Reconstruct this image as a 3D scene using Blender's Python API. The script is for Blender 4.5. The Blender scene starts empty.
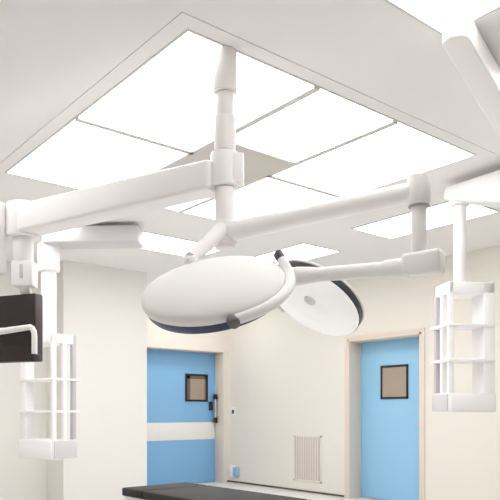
import bpy, bmesh, math
from mathutils import Vector, Matrix

S = bpy.context.scene
C = S.collection
PI = math.pi
V = Vector

# ---------------------------------------------------------------- camera geometry
EYE = 1.17                      # lens height above the floor
CEIL = 2.96
F = 668.0                       # focal length in pixels of a 500 px frame
HOR = 410.7                     # horizon row
YAW = math.radians(50.6)
DV = V((math.cos(YAW), math.sin(YAW), 0))      # view direction (level)
RV = V((math.sin(YAW), -math.cos(YAW), 0))     # to the right
UP = V((0, 0, 1))


def at(px, py, d):
    """World point seen at pixel (px, py) at depth d."""
    return DV * d + RV * ((px - 250) / F * d) + UP * (EYE + (HOR - py) / F * d)


def cam2world(r, u, t):
    """Direction given as right, up, towards the camera."""
    return (RV * r + UP * u - DV * t)


# ---------------------------------------------------------------- materials
def srgb(r, g, b):
    def f(c):
        c /= 255.0
        return c / 12.92 if c <= .04045 else ((c + .055) / 1.055) ** 2.4
    return (f(r), f(g), f(b), 1)


def mat(name, col, rough=.5, metal=0.0, spec=.5, noise=0.0, nscale=6.0, bump=0.0, bscale=200.0, coat=0.0):
    m = bpy.data.materials.new(name)
    m.use_nodes = True
    nt = m.node_tree
    b = nt.nodes['Principled BSDF']
    b.inputs['Base Color'].default_value = col
    b.inputs['Roughness'].default_value = rough
    b.inputs['Metallic'].default_value = metal
    b.inputs['Specular IOR Level'].default_value = spec
    b.inputs['Coat Weight'].default_value = coat
    tc = nt.nodes.new('ShaderNodeTexCoord')
    if noise:
        n = nt.nodes.new('ShaderNodeTexNoise')
        n.inputs['Scale'].default_value = nscale
        n.inputs['Detail'].default_value = 3
        nt.links.new(tc.outputs['Object'], n.inputs['Vector'])
        mr = nt.nodes.new('ShaderNodeMapRange')
        mr.inputs['To Min'].default_value = 1 - noise
        mr.inputs['To Max'].default_value = 1 + noise
        nt.links.new(n.outputs['Fac'], mr.inputs['Value'])
        mx = nt.nodes.new('ShaderNodeMix')
        mx.data_type = 'RGBA'
        mx.blend_type = 'MULTIPLY'
        mx.inputs['Factor'].default_value = 1
        mx.inputs['A'].default_value = col
        nt.links.new(mr.outputs['Result'], mx.inputs['B'])
        nt.links.new(mx.outputs['Result'], b.inputs['Base Color'])
    if bump:
        n2 = nt.nodes.new('ShaderNodeTexNoise')
        n2.inputs['Scale'].default_value = bscale
        nt.links.new(tc.outputs['Object'], n2.inputs['Vector'])
        bp = nt.nodes.new('ShaderNodeBump')
        bp.inputs['Strength'].default_value = bump
        bp.inputs['Distance'].default_value = .002
        nt.links.new(n2.outputs['Fac'], bp.inputs['Height'])
        nt.links.new(bp.outputs['Normal'], b.inputs['Normal'])
    return m


def emit(name, col, strength):
    m = bpy.data.materials.new(name)
    m.use_nodes = True
    nt = m.node_tree
    nt.nodes.clear()
    e = nt.nodes.new('ShaderNodeEmission')
    e.inputs['Color'].default_value = col
    e.inputs['Strength'].default_value = strength
    o = nt.nodes.new('ShaderNodeOutputMaterial')
    nt.links.new(e.outputs[0], o.inputs[0])
    return m


M = dict(
    wall=mat('wall_paint', srgb(229, 224, 216), .6, spec=.25, noise=.012, nscale=1.5, bump=.03),
    wallw=mat('wall_paint_white', srgb(230, 228, 224), .55, spec=.25, noise=.012, nscale=1.5, bump=.03),
    ceil=mat('ceiling_paint', srgb(234, 233, 232), .75, spec=.2, noise=.01, nscale=1.2),
    floor=mat('floor_vinyl', srgb(234, 233, 231), .3, spec=.5, noise=.02, nscale=3),
    frame=mat('door_frame_paint', srgb(224, 212, 200), .45, spec=.4, noise=.01),
    seam=mat('dark_sealant', srgb(92, 86, 80), .6, spec=.3),
    skirt=mat('coved_skirting_vinyl', srgb(226, 222, 214), .4, spec=.4),
    blue=mat('blue_door_laminate', srgb(134, 186, 230), .4, spec=.45, noise=.02, nscale=2),
    blue2=mat('pale_blue_door_laminate', srgb(152, 202, 236), .36, spec=.5, noise=.02, nscale=2),
    steel=mat('brushed_push_band', srgb(240, 239, 236), .45, metal=0.0, noise=.02, nscale=20),
    black=mat('black_rubber', srgb(38, 38, 42), .5, spec=.4),
    glass=mat('vision_pane', srgb(168, 152, 136), .12, spec=.6, noise=.06, nscale=4),
    bead=mat('pane_inner_frame', srgb(104, 90, 80), .4),
    white=mat('white_enamel', srgb(243, 241, 241), .45, spec=.35, noise=.006),
    white2=mat('white_plastic_matt', srgb(240, 237, 237), .5, spec=.4, noise=.006),
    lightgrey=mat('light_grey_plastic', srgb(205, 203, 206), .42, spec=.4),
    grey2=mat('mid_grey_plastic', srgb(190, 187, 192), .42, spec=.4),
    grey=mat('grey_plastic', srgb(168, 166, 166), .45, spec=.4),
    lampw=mat('lamp_shell_white', srgb(234, 233, 231), .55, spec=.25),
    navy=mat('navy_rim', srgb(52, 60, 92), .35, spec=.5),
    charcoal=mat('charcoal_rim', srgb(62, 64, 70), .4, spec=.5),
    knob=mat('grey_knob', srgb(112, 108, 112), .45, spec=.4),
    lens=mat('lamp_lens', srgb(246, 246, 246), .12, spec=.6, coat=.4),
    litlens=mat('lamp_lens_lit', srgb(246, 246, 246), .3, spec=.4),
    screen=mat('monitor_housing', srgb(52, 42, 42), .45, spec=.4, noise=.03, nscale=8),
    screen2=mat('monitor_edge', srgb(82, 72, 74), .45, spec=.4),
    pad=mat('black_mattress_vinyl', srgb(56, 54, 53), .7, spec=.2, noise=.05, nscale=5, bump=.08, bscale=60),
    padside=mat('mattress_side_vinyl', srgb(70, 67, 67), .5, spec=.4, noise=.04),
    metal=mat('stainless_steel', srgb(205, 205, 205), .3, metal=.9),
    plate=mat('ceiling_plate', srgb(206, 201, 194), .6, spec=.3),
    alu=mat('aluminium_rail', srgb(206, 204, 201), .5, spec=.4, metal=.1),
    grille=mat('grille_paint', srgb(229, 224, 216), .6, spec=.25),
    slat=mat('grille_slat_paint', srgb(221, 213, 206), .6, spec=.2),
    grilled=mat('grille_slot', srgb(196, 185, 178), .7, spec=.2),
    bluebox=mat('pale_blue_plastic', srgb(150, 186, 214), .4),
    diff=emit('light_diffuser', (1, .992, .985, 1), 3.6),
    diff2=emit('small_light_diffuser', (1, .992, .985, 1), 5.2),

)

lb = M['litlens'].node_tree.nodes['Principled BSDF']        # the far lamp head is switched on
lb.inputs['Emission Color'].default_value = (1, 1, 1, 1)
lb.inputs['Emission Strength'].default_value = .2

# ---------------------------------------------------------------- shape helpers


class MB:
    def __init__(self):
        self.bm = bmesh.new()

    def _merge(self, other):
        me = bpy.data.meshes.new('tmp')
        other.to_mesh(me)
        other.free()
        self.bm.from_mesh(me)
        bpy.data.meshes.remove(me)

    def box(self, c, size, bev=0.0, rot=None, seg=2):
        b = bmesh.new()
        bmesh.ops.create_cube(b, size=1)
        bmesh.ops.scale(b, vec=V(size), verts=b.verts)
        if bev:
            bmesh.ops.bevel(b, geom=list(b.edges), offset=bev, segments=seg, affect='EDGES', profile=.5)
        mtx = Matrix.Translation(V(c)) @ (rot.to_4x4() if rot else Matrix.Identity(4))
        bmesh.ops.transform(b, matrix=mtx, verts=b.verts)
        self._merge(b)
        return self

    def ext(self, x0, x1, y0, y1, z0, z1, bev=0.0):
        return self.box(((x0 + x1) / 2, (y0 + y1) / 2, (z0 + z1) / 2), (abs(x1 - x0), abs(y1 - y0), abs(z1 - z0)), bev)

    def beam(self, a, b, w0, h0, w1=None, h1=None, bev=.01):
        """Rectangular beam from a to b (width across, height up), tapering."""
        a, b = V(a), V(b)
        w1 = w0 if w1 is None else w1
        h1 = h0 if h1 is None else h1
        ax = (b - a).normalized()
        side = ax.cross(UP).normalized()
        u = side.cross(ax).normalized()
        bm = bmesh.new()
        vs = []
        for p, w, h in ((a, w0, h0), (b, w1, h1)):
            for sx, sy in ((-1, -1), (1, -1), (1, 1), (-1, 1)):
                vs.append(bm.verts.new(p + side * (sx * w / 2) + u * (sy * h / 2)))
        bm.faces.new(vs[3::-1])
        bm.faces.new(vs[4:8])
        for i in range(4):
            j = (i + 1) % 4
            bm.faces.new((vs[i], vs[j], vs[4 + j], vs[4 + i]))
        bmesh.ops.recalc_face_normals(bm, faces=bm.faces)
        if bev:
            bmesh.ops.bevel(bm, geom=list(bm.edges), offset=bev, segments=3, affect='EDGES', profile=.5)
        self._merge(bm)
        return self

    def lathe(self, prof, origin=(0, 0, 0), axis=(0, 0, 1), n=48):
        """Revolve (radius, height) pairs about axis through origin."""
        axis = V(axis).normalized()
        q = UP.rotation_difference(axis).to_matrix().to_4x4()
        mtx = Matrix.Translation(V(origin)) @ q
        bm = bmesh.new()
        rings = []
        for r, h in prof:
            if r < 1e-6:
                rings.append([bm.verts.new((0, 0, h))])
            else:
                rings.append([bm.verts.new((r * math.cos(2 * PI * i / n), r * math.sin(2 * PI * i / n), h)) for i in range(n)])
        for A, B in zip(rings, rings[1:]):
            for i in range(n):
                j = (i + 1) % n
                if len(A) == 1 and len(B) == 1:
                    continue
                if len(A) == 1:
                    bm.faces.new((A[0], B[j], B[i]))
                elif len(B) == 1:
                    bm.faces.new((A[i], A[j], B[0]))
                else:
                    bm.faces.new((A[i], A[j], B[j], B[i]))
        bmesh.ops.recalc_face_normals(bm, faces=bm.faces)
        bmesh.ops.transform(bm, matrix=mtx, verts=bm.verts)
        self._merge(bm)
        return self

    def cyl(self, a, b, r0, r1=None, bev=.004, n=32):
        a, b = V(a), V(b)
        r1 = r0 if r1 is None else r1
        L = (b - a).length
        return self.lathe([(0, 0), (r0 - bev, 0), (r0 - bev * .3, bev * .3), (r0, bev), (r1, L - bev), (r1 - bev * .3, L - bev * .3), (r1 - bev, L), (0, L)], a, b - a, n)

    def tube(self, pts, rad, n=20):
        pts = [V(p) for p in pts]
        k = len(pts)
        rads = [rad] * k if not isinstance(rad, (list, tuple)) else rad
        bm = bmesh.new()
        rings = []
        t0 = (pts[1] - pts[0]).normalized()
        ref = t0.orthogonal().normalized()
        for i, p in enumerate(pts):
            t = (pts[min(i + 1, k - 1)] - pts[max(i - 1, 0)]).normalized()
            ref = (ref - t * ref.dot(t)).normalized()
            bi = t.cross(ref)
            rings.append([bm.verts.new(p + (ref * math.cos(2 * PI * j / n) + bi * math.sin(2 * PI * j / n)) * rads[i]) for j in range(n)])
        for A, B in zip(rings, rings[1:]):
            for j in range(n):
                q = (j + 1) % n
                bm.faces.new((A[j], A[q], B[q], B[j]))
        bm.faces.new(rings[0][::-1])
        bm.faces.new(rings[-1])
        bmesh.ops.recalc_face_normals(bm, faces=bm.faces)
        self._merge(bm)
        return self

    def prism(self, outline, z0, z1, bev=0.0):
        bm = bmesh.new()
        lo = [bm.verts.new((x, y, z0)) for x, y in outline]
        hi = [bm.verts.new((x, y, z1)) for x, y in outline]
        bm.faces.new(lo[::-1])
        bm.faces.new(hi)
        k = len(outline)
        for i in range(k):
            j = (i + 1) % k
            bm.faces.new((lo[i], lo[j], hi[j], hi[i]))
        bmesh.ops.recalc_face_normals(bm, faces=bm.faces)
        if bev:
            ed = [e for e in bm.edges if all(abs(v.co.z - e.verts[0].co.z) < 1e-6 for v in e.verts)]
            bmesh.ops.bevel(bm, geom=ed, offset=bev, segments=3, affect='EDGES', profile=.5)
        self._merge(bm)
        return self

    def build(self, name, m, parent=None, label=None, kind=None):
        me = bpy.data.meshes.new(name)
        o = bpy.data.objects.new(name, me)
        C.objects.link(o)
        if parent is not None:
            o.parent = parent
            root = parent
            off = V(root.location)
            while root.parent is not None:
                root = root.parent
                off += V(root.location)
            bmesh.ops.translate(self.bm, vec=-off, verts=self.bm.verts)
        self.bm.to_mesh(me)
        self.bm.free()
        me.materials.append(m)
        for p in me.polygons:
            p.use_smooth = True
        me.set_sharp_from_angle(angle=math.radians(35))
        if label:
            o['label'] = label
        if kind:
            o['kind'] = kind
        return o


def thing(name, label, cat, loc, group=None, kind=None):
    o = bpy.data.objects.new(name, None)
    o.empty_display_size = .1
    C.objects.link(o)
    o.location = loc
    o['label'] = label
    o['category'] = cat
    if group:
        o['group'] = group
    if kind:
        o['kind'] = kind
    return o


def struct(name, mb, m, label, cat):
    o = mb.build(name, m, None, label, 'structure')
    o['category'] = cat
    return o


def bez(p0, p1, p2, p3, n=14):
    p0, p1, p2, p3 = V(p0), V(p1), V(p2), V(p3)
    return [p0 * (1 - t) ** 3 + p1 * 3 * t * (1 - t) ** 2 + p2 * 3 * t * t * (1 - t) + p3 * t ** 3 for t in [i / n for i in range(n + 1)]]


# ---------------------------------------------------------------- the room
XR = 6.66            # face of the right wall
YD = 8.64            # face of the wall with the sliding door
YP = 7.55            # face of the projecting wall
XP0, XP1 = 3.33, 4.47
YB = 8.05            # face of the wall left of the projection
OX0, OX1, OZ1 = 5.0, 6.55, 2.13        # sliding door opening
RY0, RY1, RZ1 = 4.867, 6.056, 2.115    # right door opening

struct('floor', MB().ext(-2.2, 7.4, -2.2, 9.3, -.1, 0), M['floor'], 'pale grey smooth vinyl floor of the operating room', 'floor')
struct('ceiling', MB().ext(-2.2, 7.4, -2.2, 9.3, CEIL, CEIL + .1), M['ceil'], 'off-white painted flat ceiling with recessed lights', 'ceiling')
struct('wall_right', MB().ext(XR, XR + .32, -2.0, RY0, 0, CEIL).ext(XR, XR + .32, RY1, YD + .32, 0, CEIL).ext(XR, XR + .32, RY0, RY1, RZ1, CEIL),
       M['wall'], 'cream wall with the ventilation grille and the right-hand blue door', 'wall')
struct('wall_back', MB().ext(XP1, OX0, YD, YD + .32, 0, CEIL).ext(OX1, XR, YD, YD + .32, 0, CEIL).ext(OX0, OX1, YD, YD + .32, OZ1, CEIL),
       M['wall'], 'cream wall around the blue sliding door', 'wall')
struct('wall_projecting', MB().ext(XP0, XP1, YP, YD + .32, 0, CEIL), M['wallw'], 'off-white projecting wall between left shelf pendant and sliding door', 'wall')
struct('wall_back_left', MB().ext(-2.0, XP0, YB, YB + .3, 0, CEIL), M['wallw'], 'off-white set-back wall behind the left shelf pendant', 'wall')
struct('wall_left', MB().ext(-2.2, -2.0, -2.0, YB + .3, 0, CEIL), M['wallw'], 'off-white side wall on the camera side of the room', 'wall')
struct('wall_front', MB().ext(-2.2, XR + .32, -2.2, -2.0, 0, CEIL), M['wallw'], 'off-white wall behind the camera', 'wall')

# skirting: dark sealant line where the cove meets the wall
struct('baseboard_right', MB().ext(XR - .008, XR, RY1 + .06, YD, .012, .036).ext(XR - .008, XR, -2, RY0 - .06, .012, .036), M['seam'], 'dark seam line along the foot of the right wall', 'baseboard')
struct('baseboard_back', MB().ext(XP1, OX0 - .06, YD - .008, YD, .012, .036).ext(OX1 + .06, XR - .008, YD - .008, YD, .012, .036), M['seam'], 'dark seam line at the foot of the sliding door wall', 'baseboard')
struct('baseboard_left', MB().ext(XP0, XP1, YP - .008, YP, .012, .036), M['seam'], 'dark seam line along the foot of the projecting wall', 'baseboard')

# door frames (trim)
struct('trim_1', MB().ext(XR - .012, XR + .235, RY1 - .035, RY1 + .0, 0, RZ1, .004)
       .ext(XR - .012, XR + .235, RY0, RY0 + .035, 0, RZ1, .004)
       .ext(XR - .012, XR + .235, RY0, RY1, RZ1 - .03, RZ1, .004)
       .ext(XR - .014, XR, RY1, RY1 + .045, 0, RZ1 + .045, .003)
       .ext(XR - .014, XR, RY0 - .045, RY0, 0, RZ1 + .045, .003)
       .ext(XR - .014, XR, RY0, RY1, RZ1, RZ1 + .045, .003), M['frame'], 'beige frame lining the right-hand blue door opening', 'door frame')
struct('trim_2', MB().ext(OX1 - .02, OX1, YD - .01, YD + .23, 0, OZ1, .004)
       .ext(OX0, OX0 + .02, YD - .01, YD + .23, 0, OZ1, .004)
       .ext(OX0, OX1, YD - .01, YD + .23, OZ1 - .02, OZ1, .004)
       , M['frame'], 'beige frame lining the sliding door opening', 'door frame')

# right-hand door
d = thing('door_1', 'pale blue hinged door with a square black-framed window, right of the lamps', 'door', (XR + .24, (RY0 + RY1) / 2, 0), kind='structure')
MB().ext(XR + .235, XR + .285, RY0 + .03, RY1 - .03, .008, RZ1 - .03, .003).build('door_leaf', M['blue2'], d)


def on_right_wall(px, x):
    """y coordinate on the plane X = x at pixel column px."""
    k = (px - 250) / F
    return (RV.x * x - k * DV.x * x) / (k * DV.y - RV.y)


def zat(px_y, x, y):
    dd = DV.x * x + DV.y * y
    return EYE + (HOR - px_y) / F * dd


wx = XR + .235
ya, yb = on_right_wall(408.5, wx), on_right_wall(381, wx)
za, zb = zat(399, wx, (ya + yb) / 2), zat(365, wx, (ya + yb) / 2)
fr = MB()
t = .028
fr.ext(wx - .014, wx, ya, yb, zb - t, zb, .003).ext(wx - .014, wx, ya, yb, za, za + t, .003)
fr.ext(wx - .014, wx, ya, ya + t, za, zb, .003).ext(wx - .014, wx, yb - t, yb, za, zb, .003)
f = fr.build('window_frame', M['black'], d, 'black window frame')
MB().ext(wx - .005, wx, ya + t, yb - t, za + t, zb - t).build('pane', M['glass'], f, 'taupe glass pane')
MB().cyl((wx - .004, RY0 + .12, 1.0), (wx - .06, RY0 + .12, 1.0), .012).cyl((wx - .055, RY0 + .12, 1.0), (wx - .055, RY0 + .25, 1.0), .01).build('door_handle', M['metal'], d, 'steel lever handle')


# sliding door
def on_back_wall(px, y):
    k = (px - 250) / F
    return (-RV.y * y + k * DV.y * y) / (RV.x - k * DV.x)


dy = YD + .22
d = thing('door_2', 'blue sliding door with white push band and black upright handle', 'door', ((OX0 + OX1) / 2, dy, 0), kind='structure')
MB().ext(OX0 + .015, OX1 - .015, dy, dy + .05, .01, OZ1 - .018, .003).build('door_leaf', M['blue'], d)
xm = 5.9
z0, z1 = zat(440, xm, dy), zat(422.5, xm, dy)
MB().ext(OX0 + .02, OX1 - .03, dy - .006, dy, z0, z1, .002).build('push_band', M['steel'], d, 'off-white metal push band')
xa, xb = on_back_wall(185, dy), on_back_wall(207.5, dy)
za, zb = zat(401.5, (xa + xb) / 2, dy), zat(374, (xa + xb) / 2, dy)
t = .03
fr = MB()
fr.ext(xa, xb, dy - .016, dy, zb - t, zb, .003).ext(xa, xb, dy - .016, dy, za, za + t, .003)
fr.ext(xa, xa + t, dy - .016, dy, za, zb, .003).ext(xb - t, xb, dy - .016, dy, za, zb, .003)
f = fr.build('window_frame', M['black'], d, 'black window frame')
MB().ext(xa + t, xb - t, dy - .004, dy, za + t, zb - t).build('pane', M['glass'], f, 'taupe glass pane')
bd = MB()
b0 = .065
bd.ext(xa + t, xa + t + b0, dy - .008, dy - .004, za + t, zb - t).ext(xa + t, xb - t, dy - .008, dy - .004, zb - t - .05, zb - t)
bd.ext(xb - t - .03, xb - t, dy - .008, dy - .004, za + t, zb - t)
bd.build('inner_bead', M['bead'], f, 'brown inner window bead')
hx = on_back_wall(212.8, dy)
hz0, hz1 = zat(422, hx, dy), zat(395, hx, dy)
hd = MB()
hd.tube([(hx, dy - .002, hz0 + .03), (hx, dy - .07, hz0 + .03), (hx, dy - .075, hz0 + .06), (hx, dy - .075, hz1 - .06), (hx, dy - .07, hz1 - .03), (hx, dy - .002, hz1 - .03)], .02)
h = hd.build('door_handle', M['metal'], d, 'steel upright handle bar')
MB().cyl((hx, dy - .07, hz1 - .075), (hx, dy - .07, hz1 + .01), .034).build('handle_end', M['black'], h, 'black handle end')
MB().cyl((hx, dy - .07, hz0 - .01), (hx, dy - .07, hz0 + .075), .034).build('handle_end', M['black'], h, 'black handle end')
zl = zat(406, hx, dy)
MB().ext(hx - .085, hx - .02, dy - .03, dy, zl - .07, zl + .07, .006).build('lock_case', M['black'], d, 'black lock case')

# small fittings on the right wall near the corner
yy = on_right_wall(233.5, XR)
zz = zat(412, XR, yy)
w = thing('wall_switch', 'small white switch plate with dark button beside the sliding door', 'switch', (XR, yy, zz))
MB().ext(XR - .012, XR, yy - .055, yy + .055, zz - .075, zz + .075, .004).build('plate', M['white2'], w)
MB().ext(XR - .02, XR - .012, yy - .028, yy + .022, zz - .028, zz + .035, .003).build('button', M['charcoal'], w, 'dark grey button')
yy = on_right_wall(236, XR)
z0, z1 = .11, zat(465, XR, yy)
w = thing('wall_box', 'small white and pale blue box low on the wall in the room corner', 'box', (XR, yy, z0))
MB().ext(XR - .06, XR, yy + .0, yy + .1, z0, z1, .01).build('box_body', M['white'], w)
MB().ext(XR - .075, XR, yy - .1, yy - .002, z0, z1 - .03, .01).build('box_cover', M['bluebox'], w, 'pale blue cover')

# ventilation grille
ya, yb = on_right_wall(322, XR), on_right_wall(293.5, XR)
ym = (ya + yb) / 2
za, zb = zat(482, XR, ym), zat(435, XR, ym)
g = thing('air_grille', 'tall cream ventilation grille with upright slats low on the right wall', 'vent', (XR, ym, za))
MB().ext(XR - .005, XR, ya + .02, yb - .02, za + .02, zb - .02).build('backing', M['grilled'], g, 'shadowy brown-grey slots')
fm = MB()
t = .03
fm.ext(XR - .008, XR, ya, yb, za, za + t, .002).ext(XR - .008, XR, ya, yb, zb - t, zb, .002)
fm.ext(XR - .008, XR, ya, ya + t, za, zb, .002).ext(XR - .008, XR, yb - t, yb, za, zb, .002)
fm.build('grille_frame', M['grille'], g)
NS = 11
sp = (yb - ya - 2 * t) / NS
for i in range(1, NS):
    yc = ya + t + i * sp
    MB().ext(XR - .011, XR - .006, yc - sp * .3, yc + sp * .3, za + t, zb - t, .002).build('slat', M['slat'], g)

# ---------------------------------------------------------------- ceiling lights
LX0, LX1, LY0, LY1 = 1.767, 4.168, 2.608, 5.016
CX0, CX1 = 2.62, 3.30
PY0, PY1 = 3.49, 4.15
LYM = (LY0 + LY1) / 2
zc = CEIL
L = thing('ceiling_light_field', 'large square field of six white light panels around a grey plate', 'ceiling light', ((LX0 + LX1) / 2, LYM, zc))
g2 = .022
fm = MB()
b = .012
fm.ext(LX0 - b, LX1 + b, LY0 - b, LY0, zc - .009, zc).ext(LX0 - b, LX1 + b, LY1, LY1 + b, zc - .009, zc)
fm.ext(LX0 - b, LX0, LY0, LY1, zc - .009, zc).ext(LX1, LX1 + b, LY0, LY1, zc - .009, zc)
fm.ext(CX0 - g2, CX0 + g2, LY0, LY1, zc - .02, zc).ext(CX1 - g2, CX1 + g2, LY0, LY1, zc - .02, zc)
fm.ext(LX0, CX0, LYM - g2, LYM + g2, zc - .02, zc).ext(CX1, LX1, LYM - g2, LYM + g2, zc - .02, zc)
fm.build('frame', M['alu'], L, 'thin grey frame bars')
bo = MB()
q0, q1 = .012, .1
bo.ext(LX0 - q1, LX1 + q1, LY0 - q1, LY0 - q0, zc - .005, zc).ext(LX0 - q1, LX1 + q1, LY1 + q0, LY1 + q1, zc - .005, zc)
bo.ext(LX0 - q1, LX0 - q0, LY0 - q0, LY1 + q0, zc - .005, zc).ext(LX1 + q0, LX1 + q1, LY0 - q0, LY1 + q0, zc - .005, zc)
bo.build('border', M['ceil'], L, 'raised off-white border strip')
MB().ext(CX0 + g2, CX1 - g2, PY0, PY1, zc - .02, zc).build('centre_plate', M['plate'], L, 'plain grey centre plate')
for x0, x1, y0, y1 in ((LX0, CX0 - g2, LY0, LYM - g2), (LX0, CX0 - g2, LYM + g2, LY1), (CX0 + g2, CX1 - g2, LY0, PY0), (CX0 + g2, CX1 - g2, PY1, LY1), (CX1 + g2, LX1, LY0, LYM - g2), (CX1 + g2, LX1, LYM + g2, LY1)):
    MB().ext(x0, x1, y0, y1, zc - .008, zc).build('diffuser', M['diff'], L)


def make_panel(x0, x1, y0, y1, label):
    p = thing('ceiling_light', label, 'ceiling light', ((x0 + x1) / 2, (y0 + y1) / 2, zc), 'small oblong ceiling lights around the large light field')
    q = .014
    MB().ext(x0 - q, x1 + q, y0 - q, y0, zc - .008, zc).ext(x0 - q, x1 + q, y1, y1 + q, zc - .008, zc).ext(x0 - q, x0, y0, y1, zc - .008, zc).ext(x1, x1 + q, y0, y1, zc - .008, zc).build('frame', M['alu'], p)
    MB().ext(x0, x1, y0, y1, zc - .005, zc).build('diffuser', M['diff2'], p)
    return p


make_panel(1.52, 2.72, 1.26, 1.86, 'oblong white ceiling light touched by the near end of the right pendant boom')
make_panel(4.94, 5.52, 3.22, 4.42, 'oblong white ceiling light behind the column of the right pendant')
make_panel(4.97, 5.53, 5.15, 6.35, 'oblong white ceiling light seen just above the two surgical lamp heads')
make_panel(3.26, 4.46, 5.83, 6.43, 'oblong white ceiling light between left pendant boom and the central mounting pole')
make_panel(1.50, 2.70, 5.83, 6.43, 'oblong white ceiling light behind the left end of the monitor boom')
make_panel(4.9, 6.1, 7.55, 8.15, 'unseen oblong fill light added in the recess over the sliding door, behind the near lamp head')  # hidden panel added to brighten the recess and the sliding door
# unseen panels added outside the frame, continuing the row, to help light the room
make_panel(3.30, 4.50, 1.26, 1.86, 'added oblong fill light, unseen beyond the picture, next to the right pendant')
make_panel(.42, 1.0, 3.22, 4.42, 'added oblong fill light, unseen beyond the picture, left of the light field')
make_panel(.42, 1.0, 5.15, 6.35, 'added oblong fill light, unseen beyond the picture, left of the monitor')

# ---------------------------------------------------------------- central column
PD = 3.32
base = at(225, 50, PD)
px_, py_ = base.x, base.y


def zp(y, dd=PD):
    return EYE + (HOR - y) / F * dd


col = thing('ceiling_column', 'white stepped mounting pole hanging from the large light field', 'pole', (px_, py_, CEIL))


def P(z, dx=0):
    return V((px_, py_, z)) + RV * dx


MB().cyl(P(CEIL - .008), P(zp(93)), .06, bev=.006).build('ceiling_cover', M['white2'], col, 'wide white cover at the top')
MB().cyl(P(zp(94)), P(zp(119)), .043).build('tube', M['white2'], col)
MB().cyl(P(zp(117)), P(zp(152)), .053, bev=.008).build('sleeve', M['white2'], col)
MB().cyl(P(zp(151)), P(zp(154)), .049).build('groove_ring', M['grey'], col, 'thin grey ring')
MB().cyl(P(zp(188), -.0), P(zp(249)), .05, bev=.006).build('spindle', M['white2'], col)

# ---------------------------------------------------------------- monitor boom on the left
ma = thing('monitor_boom', 'thick white horizontal boom running left from the pole to the monitor', 'boom', tuple(P(zp(172))))
hz = zp(173)
MB().cyl(P(zp(153.5)), P(zp(187)), .072, bev=.008).box(P(zp(170), .045), (.1, .12, .14), .012, Matrix((RV, DV, UP)).transposed()).build('collar', M['white'], ma)
D1 = 4.1
le = at(24, 216, D1)
le.z = hz - .02
ri = P(hz - .02, -.04)
MB().beam(ri, le, .15, .145, .17, .17, .022).build('boom_arm', M['white'], ma)
ec = le + (le - ri).normalized() * .01
MB().cyl(V((ec.x, ec.y, le.z - .1)), V((ec.x, ec.y, le.z + .11)), .1, bev=.015).build('end_joint', M['white'], ma)
jx = at(19, 245, D1)
MB().cyl(V((ec.x, ec.y, le.z - .1)), V((ec.x, ec.y, zp(263, D1))), .062, bev=.005).build('drop_tube', M['white2'], ma)
br = V((ec.x, ec.y, 0)) + RV * .01
rotc = Matrix((RV, DV, UP)).transposed()
MB().box(V((br.x, br.y, (zp(262, D1) + zp(287, D1)) / 2)), (.13, .12, .155), .01, rotc).build('bracket', M['white'], ma)
MB().box(V((br.x, br.y, (zp(266, D1) + zp(280, D1)) / 2)) - DV * .061, (.02, .006, .085), .002, rotc).build('bracket_slot', M['lightgrey'], ma, 'grey slot')
ax0 = at(-6, 240, D1 - .05)
MB().cyl(V((ax0.x, ax0.y, zp(206, D1))), V((ax0.x, ax0.y, zp(275, D1))), .07, bev=.01).build('counter_column', M['white'], ma)

# ---------------------------------------------------------------- monitor
MD = 4.05
mc = at(34.5, 328, MD)                      # near front corner column of the monitor
fdir = cam2world(-1, 0, -.42).normalized()      # along the screen back towards the left
tdir = cam2world(.42, 0, -1).normalized()       # thickness, away
ztop, zbot = zp(293, MD), zp(361, MD)
mw = .62
mo = thing('monitor', 'dark brown-black monitor hanging under the left boom, cut by picture edge', 'monitor', tuple(V((mc.x, mc.y, zbot)) + fdir * (mw / 2)))
mrot = Matrix((-fdir, tdir, UP)).transposed()
th = .075
cen = V((mc.x, mc.y, (ztop + zbot) / 2)) + fdir * (mw / 2) + tdir * (th / 2)
MB().box(cen, (mw, th, ztop - zbot), .006, mrot).build('housing', M['screen'], mo)
MB().box(cen - fdir * (mw / 2 + .0015) , (.006, th - .012, ztop - zbot - .012), .002, mrot).build('side_trim', M['screen2'], mo, 'dark grey side trim')
zb2 = zp(330, MD)
q0 = V((mc.x, mc.y, 0)) - tdir * .035


def Q(a, z, out=0):
    p = q0 + fdir * a - tdir * out
    return V((p.x, p.y, z))


path = [Q(.5, zb2 - .005), Q(.2, zb2 + .0)] + [Q(.0, zb2 + .014), Q(-.01, zb2 + .008), Q(-.026, zb2 - .015), Q(-.03, zb2 - .04)] + [Q(-.03, zp(357, MD))]
MB().tube(path, [.026, .02, .017, .017, .017, .017, .017]).build('handle', M['white'], mo, 'white bent tube handle')
MB().box(Q(-.03, zp(358.5, MD), .005), (.045, .06, .045), .006, mrot).build('handle_foot', M['screen'], mo)
hn = cen.copy()
MB().beam(V((br.x, br.y, zp(284, D1))), V((br.x, br.y, zp(284, D1) - .12)) + DV * .12 - UP * .05, .06, .05, bev=.006).build('neck', M['white2'], mo, 'white mounting neck')


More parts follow.
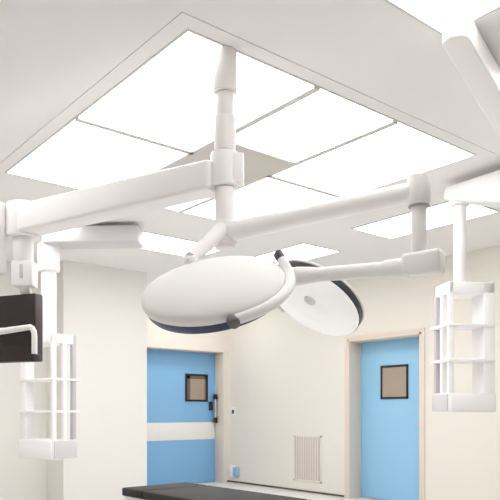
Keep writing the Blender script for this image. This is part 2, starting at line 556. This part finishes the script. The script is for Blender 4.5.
# ---------------------------------------------------------------- shelf racks on pendants
def rack(parent, corner, fd, dd, a, b, zt, zb, zs, hbox, cheek=1.0):
    """Open rack: near corner, front of length a along fd, depth b along dd, solid cheek at the far end of the front."""
    rot = Matrix((fd, dd, UP)).transposed()
    if rot.determinant() < 0:
        rot = Matrix((-fd, dd, UP)).transposed()

    def pt(s, t, z):
        p = V(corner) + fd * s + dd * t
        return V((p.x, p.y, z))
    pw = .042
    zm = (zt + zb) / 2
    for t in (pw / 2, b * .52, b - pw / 2):
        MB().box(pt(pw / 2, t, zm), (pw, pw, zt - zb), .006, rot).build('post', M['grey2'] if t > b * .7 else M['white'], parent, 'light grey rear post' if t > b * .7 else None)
    MB().box(pt(a - .045, b * cheek / 2, zm), (.09, b * cheek, zt - zb), .006, rot).build('side_cheek', M['white'], parent)
    MB().box(pt(a / 2, b / 2, zt - .045), (a, b, .09), .008, rot).build('top_box', M['white'], parent)
    for z in zs:
        MB().box(pt(a / 2 - .01, b / 2 + .01, z), (a + .012, b + .05, .022), .004, rot).build('shelf', M['white'], parent)
    db = MB().box(pt(a / 2, b / 2, zb + hbox / 2), (a + .012, b + .012, hbox), .007, rot).build('drawer_box', M['white2'], parent)
    MB().box(pt(a / 2, -.011, zb + hbox / 2), (a - .02, .012, hbox - .02), .004, rot).build('drawer_front', M['white'], db)
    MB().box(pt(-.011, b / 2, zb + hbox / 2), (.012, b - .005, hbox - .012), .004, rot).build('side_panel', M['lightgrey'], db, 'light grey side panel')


PDL = 6.3


def dirphi(deg):
    q = math.radians(deg)
    return (RV * math.sin(q) + DV * math.cos(q)).normalized()


cL = at(53, 400, PDL)
lp = thing('ceiling_pendant', 'white shelf pendant behind the monitor, boom flat under the ceiling', 'ceiling pendant', tuple(V((at(50, 235, 6.55).x, at(50, 235, 6.55).y, CEIL))))
BD = 6.5
b0 = at(47, 240, BD)
b1 = at(141, 240, BD - .05)
zb_ = zp(246, BD)
zt_ = CEIL - .035
b0.z = b1.z = (zb_ + zt_) / 2
MB().beam(b0, b1, .3, zt_ - zb_, bev=.012).build('boom', M['lightgrey'], lp, 'light grey boom box')
m0 = b0.lerp(b1, .02)
m1 = b0.lerp(b1, .7)
m0.z = m1.z = CEIL - .02
MB().beam(m0, b0.lerp(b1, .25) * 1 + UP * (CEIL - .02 - b0.z), .22, .04, bev=.004).build('ceiling_plate', M['charcoal'], lp, 'dark strip painted in for the shadow gap above the boom')  # charcoal strip stands in for the shadow gap between boom and ceiling
bb = b0.lerp(b1, .02)
MB().cyl(V((bb.x, bb.y, zp(272, BD))), V((bb.x, bb.y, zb_ + .02)), .105, bev=.02).build('joint', M['white'], lp)
MB().cyl(V((bb.x, bb.y, CEIL)), V((bb.x, bb.y, zt_ - .01)), .14).build('ceiling_flange', M['white2'], lp)
MB().cyl(V((bb.x, bb.y, zp(334, BD))), V((bb.x, bb.y, zp(268, BD))), .072, bev=.006).build('column', M['white'], lp)
rack(lp, cL, dirphi(-52.7), dirphi(37.3), .53, .27, zp(333, PDL), zp(460, PDL), [zp(379, PDL), zp(411.5, PDL)], .185, .38)

PDR = 5.1
cR = at(449, 400, PDR)
rp = thing('ceiling_pendant', 'white shelf pendant right of the blue hinged door, on an angled boom', 'ceiling pendant', tuple(V((at(466, 30, 3).x, at(466, 30, 3).y, CEIL))))
zbm = EYE + 1.62
ztm = CEIL - .02
ctop = at(460, 200, PDR + .08)
kn = at(536, 200, 4.7)


def stadium(a, b, r0, r1, n=14):
    a, b = V((a.x, a.y)), V((b.x, b.y))
    ax = (b - a).normalized()
    s = V((-ax.y, ax.x))
    out = []
    for i in range(n + 1):
        q = PI / 2 + PI * i / n
        out.append(a + ax * (math.cos(q) * r0) + s * (math.sin(q) * r0))
    for i in range(n + 1):
        q = -PI / 2 + PI * i / n
        out.append(b + ax * (math.cos(q) * r1) + s * (math.sin(q) * r1))
    return [(p.x, p.y) for p in out]


e0 = at(456, 44, 3.0)
MB().prism(stadium(e0, kn, .06, .085), EYE + 1.65, ztm, .012).build('boom', M['white'], rp)
MB().cyl(V((e0.x, e0.y, ztm - .01)), V((e0.x, e0.y, CEIL)), .05).build('ceiling_flange', M['lightgrey'], rp)
MB().cyl(V((kn.x, kn.y, zbm - .25)), V((kn.x, kn.y, ztm - .02)), .2, bev=.03).build('knuckle', M['white'], rp)
ca = V((ctop.x, ctop.y, zbm + .05)) + (ctop - kn).normalized() * .1
kb = V((kn.x, kn.y, zbm - .04))
MB().beam(ca, kb, .17, .1, .3, .3, .03).build('swing_arm', M['white'], rp)
MB().cyl(V((ctop.x, ctop.y, zp(286, PDR))), V((ctop.x, ctop.y, zbm)), .05, bev=.004).build('column', M['white'], rp)
MB().cyl(V((ctop.x, ctop.y, zbm - .035)), V((ctop.x, ctop.y, zbm + .02)), .07, bev=.01).build('column_collar', M['white2'], rp)
rack(rp, cR, dirphi(81.6), dirphi(-8.4), .375, .28, zp(281, PDR), zp(412, PDR), [zp(324.5, PDR), zp(360, PDR)], .145, .7)

# ---------------------------------------------------------------- lamp support arm on the right
TD = 2.68
sl = at(419, 190, TD)
sa = thing('lamp_support_arm', 'white jointed arm carrying the far lamp head, dropping right of pole', 'lamp arm', tuple(P(zp(233))))
pa = P(zp(233))
pb = V((sl.x, sl.y, pa.z))
MB().cyl(V((pa.x, pa.y, pa.z - .062)), V((pa.x, pa.y, pa.z + .055)), .062, bev=.006).build('pole_collar', M['white'], sa)
MB().tube([pa, pa.lerp(pb, .5), pb], [.05, .044, .04], 24).build('extension_arm', M['white'], sa)
MB().cyl(V((sl.x, sl.y, zp(206, TD))), V((sl.x, sl.y, zp(176, TD))), .045, bev=.006).build('sleeve', M['white2'], sa)
MB().cyl(V((sl.x, sl.y, zp(207.5, TD))), V((sl.x, sl.y, zp(205.5, TD))), .043).build('sleeve_ring', M['grey'], sa, 'thin grey ring')
MB().cyl(V((sl.x, sl.y, zp(256, TD))), V((sl.x, sl.y, zp(206, TD))), .031).build('drop_tube', M['white'], sa)
jc = V((sl.x, sl.y, zp(264, TD))) + RV * .01
HD = 2.98
se = at(289, 277, HD)
sdir = (se - jc)
sdir.z = 0
sdir.normalize()
MB().beam(jc - sdir * .085, jc + sdir * .075, .1, .1, .085, .085, .018).build('joint_block', M['white'], sa)
s0 = jc + sdir * .05
s0.z = zp(266, TD)
MB().tube([s0, s0.lerp(se, .18), s0.lerp(se, .2), s0.lerp(se, .74), s0.lerp(se, .8), s0.lerp(se, .93), s0.lerp(se, .98), se], [.042, .036, .031, .031, .036, .042, .036, .02], 24).build('spring_arm', M['white'], sa)


# ---------------------------------------------------------------- surgical lamps
def lamp_axes(cpos, toward, r, u):
    ray = (V((0, 0, EYE)) - cpos).normalized()
    side = RV - ray * RV.dot(ray)
    side.normalize()
    upv = ray.cross(side) * -1
    if upv.z < 0:
        upv = -upv
    s = math.sqrt(max(0, 1 - toward * toward))
    n = ray * toward + (side * r + upv * u).normalized() * s
    return n.normalized()


# near lamp: its white back faces the camera
c1 = at(212, 283.5, 2.75)
n1 = lamp_axes(c1, .38, -.19, .98)
R1 = .301
l1 = thing('surgical_lamp', 'near surgical lamp head, its broad white back turned to the camera', 'surgical lamp', tuple(c1))
prof = [(0, .03), (.06, .0295), (.12, .0275), (.18, .023), (.23, .017), (.265, .009), (.282, .003), (R1 - .006, -.003), (R1, -.012), (R1, -.03), (R1 - .003, -.04), (R1 - .012, -.046), (R1 - .022, -.047)]
MB().lathe(prof, c1, n1, 96).build('lamp_shell', M['lampw'], l1)
prof = [(R1 - .024, -.04), (R1 - .012, -.046), (R1 - .014, -.07), (R1 - .024, -.084), (R1 - .05, -.088)]
MB().lathe(prof, c1, n1, 96).build('lamp_rim', M['navy'], l1, 'navy blue lower rim')
MB().lathe([(0, -.08), (.1, -.082), (R1 - .045, -.086), (R1 - .045, -.07), (0, -.065)], c1, n1, 72).build('lens', M['lens'], l1)
e1 = (RV - n1 * RV.dot(n1)).normalized()
e2 = n1.cross(e1)
if e2.dot(DV) < 0:
    e2 = -e2                      # e2 points away from the camera


def rim1(deg, r, h):
    q = math.radians(deg)
    return c1 + e1 * (r * math.cos(q)) + e2 * (r * math.sin(q)) + n1 * h


pts = []
for a in range(-72, 25, 4):
    u = max(0, (a + 4) / 26)
    pts.append(rim1(a, R1 + .02, -.03 + .035 * u * u))
MB().tube(pts, .021, 18).build('yoke', M['white'], l1, 'white curved tube yoke around the rim')
k0, k1 = pts[0], pts[-1]
kd = (k0 - c1).normalized()
kt = (pts[0] - pts[1]).normalized()
MB().cyl(k0 + kt * .012 - kd * .015, k0 + kt * .012 + kd * .03, .023, bev=.008).build('yoke_knob', M['knob'], l1, 'grey round knob')
kq = (pts[-1] - pts[-2]).normalized()
MB().cyl(k1 - kq * .01, k1 + kq * .035, .022, bev=.006).build('yoke_knob', M['charcoal'], l1, 'charcoal knob')
ar = P(zp(225))
tip = rim1(112, R1 - .01, .0)
MB().cyl(tip - n1 * .02, tip + n1 * .035, .03, bev=.006).build('hanger_joint', M['white'], l1)
MB().tube([ar, ar.lerp(tip, .5), tip + n1 * .02], [.036, .034, .028], 20).build('hanger_arm', M['white2'], l1)

# far lamp: its white lens faces down towards the camera
c2 = at(312, 305, 3.2)
n2 = lamp_axes(c2, .50, -.52, -.854)
R2 = .24
l2 = thing('surgical_lamp', 'far surgical lamp head with white lens facing camera and charcoal rim', 'surgical lamp', tuple(c2))
MB().lathe([(0, .004), (R2 * .5, .002), (R2 - .012, -.004), (R2 - .004, -.009), (R2, -.014), (R2 - .005, -.02), (0, -.02)], c2, n2, 96).build('lens', M['litlens'], l2)
MB().lathe([(R2 - .004, -.012), (R2 + .003, -.017), (R2 + .005, -.04), (R2 + .003, -.048), (R2 - .02, -.05)], c2, n2, 96).build('lamp_rim', M['charcoal'], l2, 'charcoal rim band')
MB().lathe([(R2 + .001, -.045), (R2 + .007, -.048), (R2 + .008, -.053), (R2, -.061), (R2 * .9, -.07), (R2 * .5, -.082), (0, -.088)], c2, n2, 96).build('lamp_shell', M['lampw'], l2)
cc = at(304.5, 309, 3.15)
cc = cc - n2 * ((cc - c2).dot(n2) - .002)
MB().lathe([(0, .014), (.02, .014), (.028, .01), (.031, 0), (0, -.004)], cc, n2, 32).build('centre_cap', M['white2'], l2, 'grey round centre cap')
f1 = (RV - n2 * RV.dot(n2)).normalized()
f2 = n2.cross(f1)
if f2.z < 0:
    f2 = -f2


def rim2(deg, r, h):
    q = math.radians(deg)
    return c2 + f1 * (r * math.cos(q)) + f2 * (r * math.sin(q)) + n2 * h


pts = [rim2(a, R2 + .028, -.03) for a in range(150, 236, 6)]
MB().tube(pts, .016, 16).build('yoke', M['white'], l2, 'white curved yoke tube')
pk = pts[0]
MB().tube(bez(se, se + (se - s0).normalized() * .07, pk + n2 * .06, pk), .018, 16).build('yoke_stem', M['white'], l2)

# ---------------------------------------------------------------- operating table
TZ = .70


def floorpt(px, py, z):
    dd = (EYE - z) * F / (py - HOR)
    p = DV * dd + RV * ((px - 250) / F * dd)
    return V((p.x, p.y, z))


A0 = floorpt(121.5, 487.5, TZ)        # near left corner of the head end
A1 = floorpt(186, 482, TZ)            # far corner of the head end
wd = (A1 - A0)
TW = wd.length
wd.normalize()
ld = V((wd.y, -wd.x, 0))
if ld.dot(DV) > 0:
    ld = -ld
ot = thing('operating_table', 'operating table with dark grey mattress at the foot of the picture', 'table', tuple(V((0, 0, 0)) + A0 + wd * TW / 2 + ld * .95 - UP * TZ))
trot = Matrix((ld, wd, UP)).transposed()


def T(a, w, z):
    return V((A0.x, A0.y, 0)) + ld * a + wd * w + UP * z


for nm, a0, a1 in (('head_section', 0, .235), ('back_section', .243, 1.12), ('leg_section', 1.128, 1.9)):
    s = MB().box(T((a0 + a1) / 2, TW / 2, TZ - .025), (a1 - a0, TW, .05), .01, trot, 3).build(nm, M['pad'], ot)
    MB().box(T((a0 + a1) / 2, TW / 2, TZ - .06), (a1 - a0 - .02, TW - .03, .025), .004, trot).build('section_plate', M['white2'], s, 'pale plate under the pad')
MB().box(T(.95, TW / 2, TZ - .115), (1.75, TW - .1, .085), .008, trot).build('table_frame', M['white'], ot, 'white table frame')
for w in (-.02, TW + .02):
    MB().box(T(1.0, w, TZ - .085), (1.5, .012, .03), .003, trot).build('side_rail', M['metal'], ot, 'steel accessory rail')
MB().box(T(.95, TW / 2, .36), (.34, .26, .46), .03, trot).build('column', M['metal'], ot, 'steel column')
MB().box(T(.95, TW / 2, .07), (1.05, .44, .14), .03, trot).build('base', M['white2'], ot, 'white base')

# ---------------------------------------------------------------- world, camera, view
w = bpy.data.worlds.new('world')
S.world = w
w.use_nodes = True
w.node_tree.nodes['Background'].inputs[0].default_value = (.9, .92, 1, 1)
w.node_tree.nodes['Background'].inputs[1].default_value = .2

cam = bpy.data.cameras.new('camera')
co = bpy.data.objects.new('camera', cam)
C.objects.link(co)
co.location = (0, 0, EYE)
co.rotation_euler = (PI / 2, 0, YAW - PI / 2)
cam.sensor_width = 36
cam.lens = F / 500 * 36
cam.shift_y = (HOR - 250) / 500
cam.clip_start = .05
S.camera = co

S.cycles.max_bounces = 14
S.cycles.diffuse_bounces = 10
S.cycles.glossy_bounces = 4
S.cycles.use_denoising = True
S.view_settings.view_transform = 'Standard'
S.view_settings.look = 'None'
S.view_settings.gamma = 1
S.view_settings.exposure = .36
